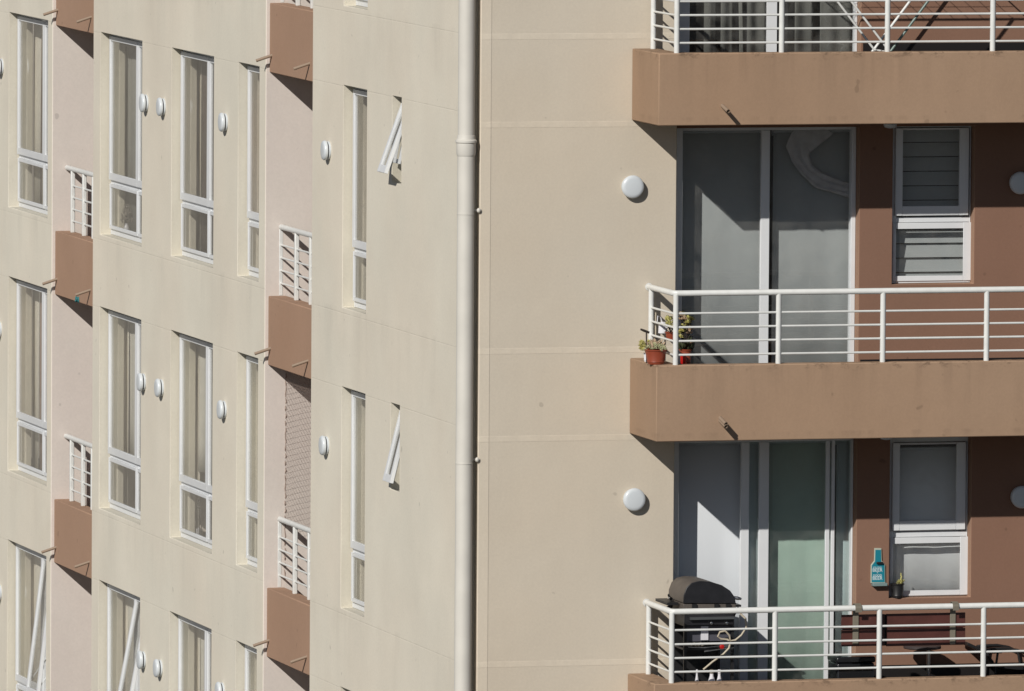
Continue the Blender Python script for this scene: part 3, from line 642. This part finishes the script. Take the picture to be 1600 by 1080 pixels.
# ---- downpipe at the corner
PY = .0; PX = fr(726.5, 500, PY)[0]; PR = .074
dp = thing('downpipe', 'thick cream downpipe running down the corner between both facades', 'pipe', (PX, PY, 0))
zc = fr(726, 221, PY)[1]
MB().tube([(PX, PY, 0), (PX, PY, zc-.11)], PR, 32).build('pipe_length', M['pipe'], dp)
MB().tube([(PX, PY, zc+.0), (PX, PY, ZTOPB-.6)], PR*.97, 32).build('pipe_length', M['pipe'], dp)
MB().lathe([(PR+.002, -.125), (PR+.009, -.105), (PR+.009, -.015), (PR+.018, -.008), (PR+.018, .010), (PR+.006, .018), (PR+.003, .05), (PR*.97, .052)], (PX, PY, zc), (0, 0, 1), 36).build('coupling', M['pipe'], dp)
for py in (334.5, 724):
    z = fr(726, py, PY)[1]; MB().lathe([(PR-.01, -.004), (PR+.0035, -.003), (PR+.0035, .003), (PR-.01, .004)], (PX, PY, z), (0, 0, 1), 36).build('clamp_band', M['pipe'], dp)
    a = MB(); zz_ = z+.03; a.tube([(PX+PR-.01, PY+.02, zz_), (XL+.012, PY-.006, zz_)], .010, 8); a.ball((XL-.012, PY-.012, zz_), .018, .016, .022); a.build('bracket', M['pipe'], dp)
# dark strip at the back of the joint, standing in for its shade
xc = fr(744.5, 500, .06)[0]
a = MB(); a.box(xc-.05, XL-.003, .24, .26, 0, ZTOP-.05); tag(a.build('joint_shade_strip', M['dark'], block), None)

# ================================================================== things on the balconies
def leaves(mb, c, R, h, n, size, flat=.6, up=.5):
    for i in range(n):
        a = random.random()*2*math.pi; q = math.sqrt(random.random())*R; z = h*(1-(q/R)**2)*random.uniform(.5, 1.05)
        s = size*random.uniform(.7, 1.25); d = Vector((math.cos(a)*random.uniform(.3, 1), math.sin(a)*random.uniform(.3, 1), up+random.random())).normalized()
        m = Matrix.Translation(Vector(c)+Vector((q*math.cos(a), q*math.sin(a), z))) @ d.to_track_quat('Z', 'Y').to_matrix().to_4x4()
        mb.M = m; mb.ball((0, 0, s*.5), s*.42, s*.42*flat, s, 1); mb.M = None
    return mb
def rosette(mb, c, r, n=14):
    for ring, (k, el) in enumerate(((n//2+2, .15), (n//2, .6), (4, 1.2))):
        for i in range(k):
            a = 2*math.pi*i/k+ring*.5+random.random()*.2; d = Vector((math.cos(a)*math.cos(el), math.sin(a)*math.cos(el), math.sin(el)))
            m = Matrix.Translation(Vector(c)) @ d.to_track_quat('Z', 'Y').to_matrix().to_4x4(); mb.M = m
            mb.ball((0, 0, r*.5), r*.24, r*.12, r*.5, 1); mb.M = None
    return mb
def pot_prof(rt, rb, h): return [(rb*.96, 0), (rb, .004), (rb+(rt-rb)*.16, h*.16), (rb+(rt-rb)*.18+.003, h*.17), (rb+(rt-rb)*.22, h*.22), (rt-.004, h*.9), (rt+.002, h*.91), (rt+.004, h), (rt-.006, h), (rt-.010, h*.93)]
ZM = ZT[0]
# terracotta bowl on the corner of the middle balcony
x, _ = fr(1024.5, 560, -.70)
t = thing('potted_succulent', 'terracotta bowl of pale succulents on the left corner of the middle balcony', 'potted plant', (x, -.70, ZM))
MB().lathe(pot_prof(.096, .068, .128), (x, -.70, ZM), n=36).build('pot', M['terra'], t)
MB().lathe([(.088, .10), (.086, .118)], (x, -.70, ZM), n=24).build('soil', M['soil'], t)
m1 = MB(); 
for i in range(40):
    a = random.random()*6.28; q = math.sqrt(random.random())*.092; rosette(m1, (x+q*math.cos(a), -.70+q*math.sin(a), ZM+.125+.045*(1-(q/.085)**2)), random.uniform(.018, .028), 10)
m1.build('foliage', M['succ'], t)
leaves(MB(), (x+.01, -.68, ZM+.14), .07, .05, 30, .028, up=.8).build('foliage', M['succp'], t)
# white pot by the wall
x, _ = fr(999, 560, -.42); x = max(x, XS0+.035)
t = thing('potted_succulent', 'small white pot with a yellow-green succulent behind the terracotta bowl', 'potted plant', (x, -.42, ZM))
MB().lathe(pot_prof(.030, .022, .075), (x, -.42, ZM), n=24).build('pot', M['ceram'], t)
m1 = MB(); m1.tube([(x, -.42, ZM+.06), (x-.02, -.42, ZM+.11)], .006, 6)
for i in range(16):
    a = i*.7; q = .02+.05*random.random(); rosette(m1, (x-.015+q*math.cos(a), -.42+q*math.sin(a), ZM+.10+random.uniform(0, .07)), random.uniform(.026, .036), 10)
m1.build('foliage', M['succy'], t)
# dark stake
x, z = fr(1010, 540, -.60); x2, z2 = fr(1010, 519, -.60)
t = thing('garden_stake', 'dark T-shaped wooden stake leaning beside the terracotta bowl', 'stake', (x, -.60, ZM))
MB().tube([(x+.003, -.60, ZM), (x2, -.60, z2)], .006, 8).build('stem', M['bark'], t)
MB().tube([(x2-.052, -.60, z2+.025), (x2-.02, -.60, z2+.012), (x2+.025, -.60, z2-.005)], [.008, .011, .010], 8).build('crossbar', M['bark'], t)
# plants on a stand inside the railing
sx, _ = fr(1069, 560, -.56); st = thing('plant_stand', 'low dark stand inside the left end of the middle railing', 'stand', (sx, -.56, ZB0+.19))
zs = ZM-.02
MB().lathe([(.14, 0), (.14, .012)], (sx, -.56, zs-.014), n=28).build('stand_top', M['bark'], st)
for a in (0.5, 2.6, 4.7): MB().tube([(sx+.11*math.cos(a), -.56+.11*math.sin(a), zs-.014), (sx+.13*math.cos(a), -.56+.13*math.sin(a), ZB0+.19)], .010, 8).build('leg', M['bark'], st)
x, _ = fr(1071, 560, -.50)
t = thing('potted_plant', 'tall branching succulent with rosy rosettes behind the corner post', 'potted plant', (x, -.50, zs))
MB().lathe(pot_prof(.055, .042, .13), (x, -.50, zs), n=28).build('pot', M['terra'], t)
m1 = MB(); m2 = MB(); m3 = MB(); m4 = MB()
for i in range(11):
    a = i*2.4; top = Vector((x+.055*math.cos(a)*random.uniform(.3, 1.1), -.50+.05*math.sin(a), zs+random.uniform(.24, .43)))
    m1.tube([(x, -.50, zs+.11), (x+.02*math.cos(a), -.50+.02*math.sin(a), zs+.2), top], [.006, .005, .004], 6)
    rosette(m2 if i % 2 else m3, top, random.uniform(.034, .045), 12)
for i in range(9):
    a = i*1.9; rosette(m3 if i % 3 else m2, (x+.05*math.cos(a), -.50+.05*math.sin(a), zs+random.uniform(.16, .34)), random.uniform(.026, .036), 12)
m1.build('stem', M['bark'], t); m2.build('foliage', M['succp'], t); m3.build('foliage', M['succy'], t)
leaves(m4, (x, -.50, zs+.12), .055, .10, 60, .032).build('foliage', M['leafd'], t)
x, _ = fr(1067.5, 565, -.64)
t = thing('plastic_tub', 'small bright red tub beside the corner post of the middle railing', 'tub', (x, -.64, zs))
MB().lathe([(.021, 0), (.023, .004), (.025, .085), (.027, .087), (.027, .094), (.020, .095)], (x, -.64, zs), n=24).build('tub_body', M['red'], t)
MB().lathe([(.026, .0952), (.024, .100)], (x, -.64, zs), n=24).build('lid', M['red'], t)
# hanging red pot and watering can on the side rail
XRr = 1.6677; zR = [fr(1300, y, YF+.045)[1] for y in rails_y[0]]
y = -.50
t = thing('hanging_pot', 'red pot with stalky succulent hooked on the side rail of the middle balcony', 'potted plant', (XRr+.06, y, zR[2]-.02))
MB().lathe(pot_prof(.048, .034, .075), (XRr+.06, y, zR[2]-.02), n=24).build('pot', M['terra'], t)
MB().tube([(XRr+.055, y-.05, zR[2]+.045), (XRr, y-.05, zR[2]+.085), (XRr-.013, y-.05, zR[1]-.01)], .003, 6).build('hook', M['bark'], t)
m1 = MB(); m2 = MB()
for i in range(12):
    a = i*2.1; p = Vector((XRr+.06+.04*math.cos(a), y+.04*math.sin(a), zR[2]+.10+random.random()*.09)); m2.tube([(XRr+.06, y, zR[2]+.05), p], .003, 5); leaves(m1, p, .014, .012, 6, .022)
m1.build('foliage', M['succy'], t); m2.build('stem', M['bark'], t)
y = -.30
t = thing('watering_can', 'pale blue watering can hanging on the side rail above the flower pots', 'watering can', (XRr+.045, y, zR[1]-.03))
MB().lathe([(.036, 0), (.04, .004), (.034, .085), (.030, .095), (.020, .098)], (XRr+.045, y, zR[1]-.09), n=24).build('can_body', M['ceram'], t)
MB().tube([(XRr+.05, y-.03, zR[1]-.08), (XRr+.07, y-.10, zR[1]-.01), (XRr+.075, y-.13, zR[1]+.02)], [.010, .007, .006], 8).build('spout', M['ceram'], t)
MB().tube([(XRr+.045, y+.02, zR[1]+.0), (XRr+.03, y+.02, zR[1]+.05), (XRr, y, zR[1]+.06), (XRr-.01, y-.02, zR[1]+.01)], .004, 6).build('handle', M['ceram'], t)
x0_, y0_ = XRr+.03, -.13
MB().tube([(x0_, y0_, ZM-.002), (x0_-.004, y0_-.01, ZM+.40)], .006, 8).build('bamboo_cane', M['hose'], None)
tag(bpy.data.objects['bamboo_cane'], 'thin tan bamboo cane standing behind the wall post of the middle railing', 'cane')

# ---- bottom balcony: gas grill
ZG = ZB0-H+.19; YG0, YG1 = -.62, -.12
def G(px, py, Y=YG0): return fr(px, py, Y)
gx0, gx1 = G(1070, 1000)[0], G(1148, 1000)[0]
t = thing('gas_grill', 'black gas grill with domed hood and ivory hose on the bottom balcony', 'grill', ((gx0+gx1)/2, -.37, ZG))
prof = [(1068, 943), (1068.5, 930), (1073, 918), (1081, 911), (1094, 908), (1110, 909), (1128, 914.5), (1141, 923), (1148, 933), (1150, 943)]
P = [G(*p) for p in prof]
MB().prism(P, YG0, YG0+.02).build('hood_end', M['blackm'], t, bevel=.004)
cxp, czp = sum(p[0] for p in P)/len(P), P[0][1]
MB().prism([(cxp+(p[0]-cxp)*.985, czp+(p[1]-czp)*.985) for p in P], YG0+.0205, YG1).build('hood', M['cover'], t, bevel=.006)
MB().box(gx0-.01, gx1+.012, YG0+.012, YG1, G(1100, 953)[1], G(1100, 943.5)[1]).build('fire_box_rim', M['cover'], t, bevel=.004)
for px in (1085, 1120, 1138): 
    a, z = G(px, 948, YG0); MB().box(a-.02, a+.02, YG0-.006, YG0+.012, z-.022, z+.022).build('vent', M['black'], t)
zb1 = G(1100, 979)[1]
MB().box(gx0, gx1, YG0+.02, YG1-.01, zb1, G(1100, 953.3)[1]).build('fire_box', M['blackm'], t, bevel=.004)
MB().box(gx0+.04, gx1-.01, YG0-.02, YG0+.018, G(1100, 968)[1], G(1100, 964)[1]).build('towel_bar', M['steel'], t)
for px in (1112, 1136): 
    a, z = G(px, 974); MB().lathe([(.014, 0), (.012, .02), (.008, .022)], (a, YG0+.02, z), (0, -1, 0), 16).build('knob', M['steel'], t)
MB().box(gx0+.02, gx1-.02, YG0+.05, YG0+.07, G(1100, 1003)[1], zb1-.002).build('door_panel', mat('blue_grey_panel', (.085, .085, .105), .4), t)
MB().box(G(1097, 990)[0], G(1108.5, 990)[0], YG0+.035, YG0+.048, G(1100, 1001)[1], G(1100, 976)[1]-.0).build('paper_tag', M['ceram'], t)
MB().box(gx0+.005, gx1-.005, YG1-.03, YG1-.012, ZG+.1, zb1-.002).build('rear_panel', M['black'], t)
for a in (gx0+.012, gx1-.012):
    for yy in (YG0+.035, YG1-.03): MB().box(a-.012, a+.012, yy-.012, yy+.012, ZG+.05, zb1-.001).build('leg', M['black'], t); MB().lathe([(.03, -.01), (.03, .01)], (a, yy, ZG+.03), (1, 0, 0), 16).build('wheel', M['black'], t)
MB().box(gx0, gx1, YG0+.03, YG1-.035, ZG+.10, ZG+.12).build('bottom_shelf', M['blackm'], t)
MB().box(gx0, gx1, YG0+.03, YG1-.035, G(1100, 1016)[1], G(1100, 1013)[1]).build('shelf', M['blackm'], t)
a, z = G(1150, 935); MB().tube([(a-.01, YG0+.06, z), (a+.03, YG0+.05, z-.005), (a+.062, YG0+.06, z-.012)], [.014, .016, .010], 10).build('handle', M['steel'], t)
a, z = G(1150, 947); MB().box(a, a+.055, YG0+.03, YG0+.3, z-.012, z+.006).build('side_shelf', M['black'], t); MB().tube([(a+.0, YG0+.1, z-.12), (a+.05, YG0+.1, z-.02), (a+.02, YG0+.1, z-.06)], .008, 6).build('shelf_bracket', M['black'], t)
a, z = G(1066, 945); MB().box(a-.10, a+.0, YG0+.12, YG1, z-.015, z+.008).build('side_shelf', M['black'], t)
m1 = MB()
for k in range(5): m1.tube([(a-.05+.025*math.cos(q*.8+k), YG0+.2+.03*math.sin(q+k), z-.12+.03*k*.9+.012*q) for q in range(8)], .009, 6)
m1.build('tool_bundle', M['black'], t)
hp = [(1155, 958), (1163, 966), (1164, 980), (1157, 992), (1148, 1000), (1140, 1001), (1138, 992), (1131, 985), (1123, 987), (1120.5, 994), (1125, 998), (1136, 999), (1139, 1004), (1137, 1012), (1128, 1022), (1112, 1034), (1098, 1046)]
MB().tube([(G(*p)[0], YG0-.03-.012*math.sin(i*1.1), G(*p)[1]) for i, p in enumerate(hp)], .0085, 10).build('gas_hose', M['hose'], t)
m1 = MB(); m1.tube([(G(1075, 1011)[0], YG0-.01, G(1075, 1011)[1]), (G(1100, 1012)[0], YG0-.015, G(1100, 1012)[1]), (G(1124, 1009)[0], YG0-.01, G(1124, 1009)[1])], .005, 6); m1.tube([(G(1100, 1018)[0], YG0-.01, G(1100, 1018)[1]), (G(1125, 1014)[0], YG0-.02, G(1125, 1014)[1]), (G(1146, 1012)[0], YG0-.01, G(1146, 1012)[1])], .006, 6); m1.build('tongs', M['steel'], t)
a, z = G(1127, 1010); MB().lathe([(.012, -.012), (.020, -.008), (.020, .008), (.010, .012)], (a, YG0-.02, z), (0, 1, 0), 16).build('regulator', M['red'], t)
a, z = G(1090, 1008); m1 = MB(); 
for k in range(6): m1.ball((a+.018*k-.04, YG0+.02+.01*(k % 2), z+.01*math.sin(k*2)), .016, .014, .013, 1)
m1.build('utensil_heads', M['strap'], t)
for i, (px, w_, hh, lb) in enumerate(((1089, .022, .10, 'narrow white bottle standing below the grill'), (1112, .040, .115, 'squat white jug standing below the grill'), (1124, .030, .12, 'round-shouldered white bottle below the right end of the grill'))):
    a, _ = G(px, 1050, YG0-.06); q = thing('bottle', lb, 'bottle', (a, YG0-.06, ZG), 'white bottles below the grill'); hh = G(px, 1046, YG0-.06)[1]-ZG
    MB().lathe([(w_*.9, 0), (w_, .006), (w_, hh*.45), (w_*.86, hh*.5), (w_, hh*.55), (w_, hh*.75), (w_*.4, hh*.9), (w_*.4, hh*.93)], (a, YG0-.06, ZG), n=24).build('bottle_body', M['ceram'], q)
    MB().lathe([(w_*.45, hh*.935), (w_*.45, hh)], (a, YG0-.06, ZG), n=16).build('cap', M['strap'] if i % 2 else M['ceram'], q)

# ---- folding boards hooked over the bottom railing
YH = YF+.045+.055
zr1 = ZT[-1]+.612
t = thing('folding_rail_table', 'folded dark red board table hooked over the bottom railing by two brackets', 'folding table', (fr(1410, 985, YH)[0], YH, fr(1410, 985, YH)[1]))
for (a, b_, c_, d_) in ((1315, 1382, 961, 981), (1385, 1508, 959.5, 980), (1315, 1382, 985, 1001), (1385, 1508, 983.5, 999.5), (1315, 1382, 1003, 1009), (1385, 1508, 1001.5, 1007.5)):
    X0, zt_ = fr(a, c_, YH+.012); X1, zb_ = fr(b_, d_, YH+.012)
    MB().box(X0, X1, YH+.008, YH+.026, zb_, zt_).build('board', M['wood'], t, bevel=.002, seg=1)
X0, zq = fr(1318, 962, YH); X1, zq2 = fr(1506, 1007, YH)
MB().box(X0, X1, YH+.028, YH+.04, zq2, zq).build('backing_board', M['black'], t)
for a, b_ in ((1332.5, 1341.5), (1484.5, 1493)):
    X0, zz1 = fr(a, 1007, YH-.008); X1, _ = fr(b_, 1007, YH-.008)
    MB().box(X0, X1, YH-.006, YH+.006, zz1, zr1+.03).build('bracket', M['strap'], t, bevel=.002, seg=1)
    yc_ = YF+.045; pts = [(YH, zr1+.02), (YH-.02, zr1+.034), (yc_, zr1+.036), (yc_-.03, zr1+.022), (yc_-.036, zr1), (yc_-.034, zr1-.03)]
    m1 = MB(); xm = (X0+X1)/2
    for (y1_, z1_), (y2_, z2_) in zip(pts, pts[1:]):
        dy_, dz_ = y2_-y1_, z2_-z1_; l = math.hypot(dy_, dz_); M_ = Matrix.Translation((xm, (y1_+y2_)/2, (z1_+z2_)/2)) @ Matrix.Rotation(math.atan2(dz_, dy_), 4, 'X')
        m1.box(-(X1-X0)/2-.002, (X1-X0)/2+.002, -l/2-.003, l/2+.003, -.003, .003, M=M_)
    m1.build('hook', M['strap'], t)

# ---- black storage box, round table, lounge chair
YB_ = -.45; X0, zt_ = fr(1307, 1027, YB_); X1, _ = fr(1368, 1027, YB_)
t = thing('storage_box', 'glossy black lidded box standing beside the bottom sliding door', 'storage box', ((X0+X1)/2, YB_+.15, ZG))
gb = mat('glossy_black_plastic', (.014, .015, .017), .18)
MB().box(X0+.008, X1-.008, YB_, YB_+.28, ZG, zt_-.055).build('box_body', gb, t, bevel=.015)
MB().box(X0, X1, YB_-.01, YB_+.29, zt_-.053, zt_).build('lid', gb, t, bevel=.014)
MB().box((X0+X1)/2-.05, (X0+X1)/2+.05, YB_-.02, YB_-.011, zt_-.045, zt_-.02).build('latch', gb, t, bevel=.003)
YT = -.10; cx_, zt_ = fr(1441, 1008, YT)
t = thing('pedestal_table', 'small black round pedestal table on the bottom balcony', 'table', (cx_, YT, ZG))
MB().lathe([(.16, -.03), (.168, -.024), (.168, -.008), (.16, 0)], (cx_, YT, zt_), n=12).build('table_top', mat('dark_table_laminate', (.05, .04, .04), .5), t)
MB().lathe([(.018, -.03), (.018, -(zt_-ZG)+.02)], (cx_+.06, YT, zt_), n=16).build('column', M['steel'], t)
MB().lathe([(.15, .002), (.15, .012), (.03, .03)], (cx_+.02, YT, ZG), n=24).build('foot', M['black'], t)
YCc = -.12
def K(px, py, Y=YCc): x, z = fr(px, py, Y); return Vector((x, Y, z))
t = thing('lounge_chair', 'low black lounge chair with curved armrests at the right edge of the bottom balcony', 'chair', (K(1560, 1040).x, YCc, ZG))
def slab_path(pts, y0, y1, th, name):
    m1 = MB(); up = [(p.x, p.z+th/2) for p in pts]; dn = [(p.x, p.z-th/2) for p in pts][::-1]; return m1.prism(up+dn, y0, y1).build(name, M['black'], t, bevel=.004)
slab_path([K(1511, 1006), K(1522, 1011), K(1537, 1017), K(1552, 1036)], -.14, .07, .03, 'backrest')
slab_path([K(1552, 1040), K(1590, 1044), K(1632, 1043)], -.14, .07, .03, 'seat')
for y0 in (-.20, .075):
    slab_path([K(1538, 1014), K(1550, 1012.5), K(1570, 1012), K(1588, 1015), K(1600, 1021), K(1606, 1023)], y0, y0+.045, .02, 'armrest')
    slab_path([K(1551, 1018), K(1562, 1018)], y0+.01, y0+.035, .02, 'arm_joint')
    MB().tube([(K(1556, 1018).x, y0+.022, K(1556, 1018).z), (K(1553, 1040).x, y0+.022, K(1553, 1040).z), (K(1548, 1060).x, y0+.022, ZG)], .011, 8).build('leg', M['black'], t)
    MB().tube([(K(1602, 1022).x, y0+.022, K(1602, 1022).z), (K(1620, 1060).x, y0+.022, ZG)], .011, 8).build('leg', M['black'], t)

# ---- bottle shaped opener plaque on the brown wall
def Q(u, v): return fr(1352+u/14.4, 850+v/14.4, YBR)
t = thing('bottle_opener_plaque', 'teal bottle-shaped beer opener plaque on the brown wall between door and window', 'wall plaque', (Q(280, 900)[0], YBR, Q(280, 900)[1]))
out = [(200, 92), (352, 92), (362, 370), (436, 462), (440, 880), (112, 880), (118, 470), (190, 378)]
MB().prism([Q(*p) for p in out], YBR-.016, YBR-.001).build('plaque_edge', M['tealtrim'], t, bevel=.002)
inn = [(216, 130), (338, 130), (344, 385), (418, 470), (422, 855), (132, 855), (138, 478), (208, 390)]
MB().prism([Q(*p) for p in inn], YBR-.0185, YBR-.0162).build('plaque_face', M['teal'], t)
a, z = Q(300, 420); MB().box(a-.027, a+.030, YBR-.04, YBR-.019, z-.009, z+.009).build('opener', M['black'], t, bevel=.004)
a0, z0 = Q(135, 940); a1, z1 = Q(455, 865); MB().box(a0, a1, YBR-.062, YBR-.001, z0, z1).build('cap_catcher', mat('grey_teal_tin', (.19, .27, .27), .4), t, bevel=.003)
def text(body, px, py, size, parent, Y):
    cu_ = bpy.data.curves.new('lettering', 'FONT'); cu_.body = body; cu_.size = size; cu_.align_x = 'CENTER'; cu_.align_y = 'CENTER'; cu_.extrude = .0006; cu_.offset = size*.012
    o = bpy.data.objects.new('tmp', cu_); C.objects.link(o); dg = bpy.context.evaluated_depsgraph_get(); me = bpy.data.meshes.new_from_object(o.evaluated_get(dg)); bpy.data.objects.remove(o)
    me.materials.append(M['text']); q = bpy.data.objects.new('lettering', me); C.objects.link(q); x, z = fr(px, py, Y); q.parent = parent
    q.rotation_euler = (math.pi/2, 0, 0); q.location = Vector((x, Y, z))-parent.location; return q
YX = YBR-.0195
for body, v, sz in (('ICE COLD', 530, .017), ('BEER', 592, .042), ('IS', 648, .016), ('GOOD', 712, .026), ('BEER', 775, .042)): text(body, 1352+274/14.4, 850+v/14.4, sz, t, YX)
# ---- pot on the sill
x, z = fr(1402, 933, .165); z = wz[-1][2]+.001
t = thing('potted_cactus', 'black pot with a thin yellow cactus on the sill of the bottom window', 'potted plant', (x, .175, z))
MB().lathe(pot_prof(.058, .046, .125), (x, .165, z), n=28).build('pot', M['black'], t)
MB().lathe([(.05, .10), (.048, .118)], (x, .165, z), n=20).build('soil', M['soil'], t)
m1 = MB(); xc_, _ = fr(1408, 900, .165)
for k in range(7): m1.ball((xc_+.004*math.sin(k*2), .165, z+.13+.013*k), .012-.001*k, .012, .011, 1)
leaves(m1, (xc_, .165, z+.12), .03, .03, 14, .018); m1.build('cactus_stem', M['succy'], t)

# ---- clothes airer on the top balcony
ZA = ZB0+H+.19; YA_, YBk = -.64, -.16
t = thing('clothes_airer', 'folding metal clothes airer with crossed legs on the top balcony', 'clothes airer', (fr(1391, 82, YA_)[0], -.4, ZA))
xc1, zc1 = fr(1391, 82, YA_); ztop = zc1+.86; sA, sB = .80, .77
for yy, mA, mB in ((YA_, 'rail', 'tubeg'), (YBk, 'rail', 'rail')):
    MB().tube([(xc1-sA*(ztop-zc1), yy, ztop), (xc1+sA*(zc1-ZA), yy, ZA)], .010, 10).build('leg', M[mA], t)
    MB().tube([(xc1+sB*(ztop-zc1), yy+.012, ztop), (xc1-sB*(zc1-ZA), yy+.012, ZA)], .012, 10).build('leg', M[mB], t)
xl, xr = xc1-sA*.86-.12, xc1+sB*.86+.12
MB().tube([(xl, YA_, ztop), (xr, YA_, ztop), (xr, YBk, ztop), (xl, YBk, ztop), (xl, YA_, ztop)], .009, 10).build('rack_frame', M['rail'], t)
m1 = MB()
for k in range(1, 7): yy = YA_+(YBk-YA_)*k/7; m1.tube([(xl, yy, ztop), (xr, yy, ztop)], .0025, 5)
for k in range(1, 12): xx = xl+(xr-xl)*k/12; m1.tube([(xx, YA_, ztop-.003), (xx, YBk, ztop-.003)], .0025, 5)
m1.build('wire_rack', M['rail'], t)
for zz_, off in ((ZA+.03, 1), (zc1, 0)): MB().tube([(xc1+off*sA*(zc1-ZA-.03), YA_, zz_), (xc1+off*sA*(zc1-ZA-.03), YBk, zz_)], .008, 8).build('cross_bar', M['rail'], t)

# ---- things standing on the inner sills, seen through the glass
n, f = colY('c2'); zs_ = HEADZ-1.99+.002
t = thing('vase_of_flowers', 'vase of grey dried flowers behind the lower pane beside the far balconies', 'vase', (.215, f-.22, zs_))
MB().lathe([(.025, 0), (.032, .03), (.026, .08), (.014, .11), (.018, .12)], (.215, f-.22, zs_), n=20).build('vase_body', M['ceram'], t)
m1 = MB(); leaves(m1, (.215, f-.22, zs_+.13), .055, .17, 90, .020, up=.9); m1.build('flower_heads', mat('dried_flower_heads', (.30, .27, .23), .9, var=.4, vscale=60), t)
n, f = colY('c3'); xq = .215; yq = f-.28; zs_ = HEADZ-H-1.99+.002
t = thing('lantern', 'thin dark wire lantern behind the wide window of the middle row', 'lantern', (xq, yq, zs_))
m1 = MB()
for a, b_ in (((-.02, -.05), (.02, -.05)), ((.02, -.05), (.02, .05)), ((.02, .05), (-.02, .05)), ((-.02, .05), (-.02, -.05))):
    m1.tube([(xq+a[0], yq+a[1], zs_), (xq+b_[0]*.9, yq+b_[1]*.9, zs_)], .004, 5); m1.tube([(xq+a[0], yq+a[1], zs_), (xq+a[0]*.7, yq+a[1]*.7, zs_+.30), (xq, yq, zs_+.38)], .004, 5); m1.tube([(xq+a[0]*.7, yq+a[1]*.7, zs_+.30), (xq+b_[0]*.7, yq+b_[1]*.7, zs_+.30)], .004, 5)
m1.build('wire_frame', M['black'], t); MB().lathe([(.022, 0), (.022, .10), (.004, .102), (.004, .115)], (xq, yq, zs_+.002), n=16).build('candle', M['ceram'], t)
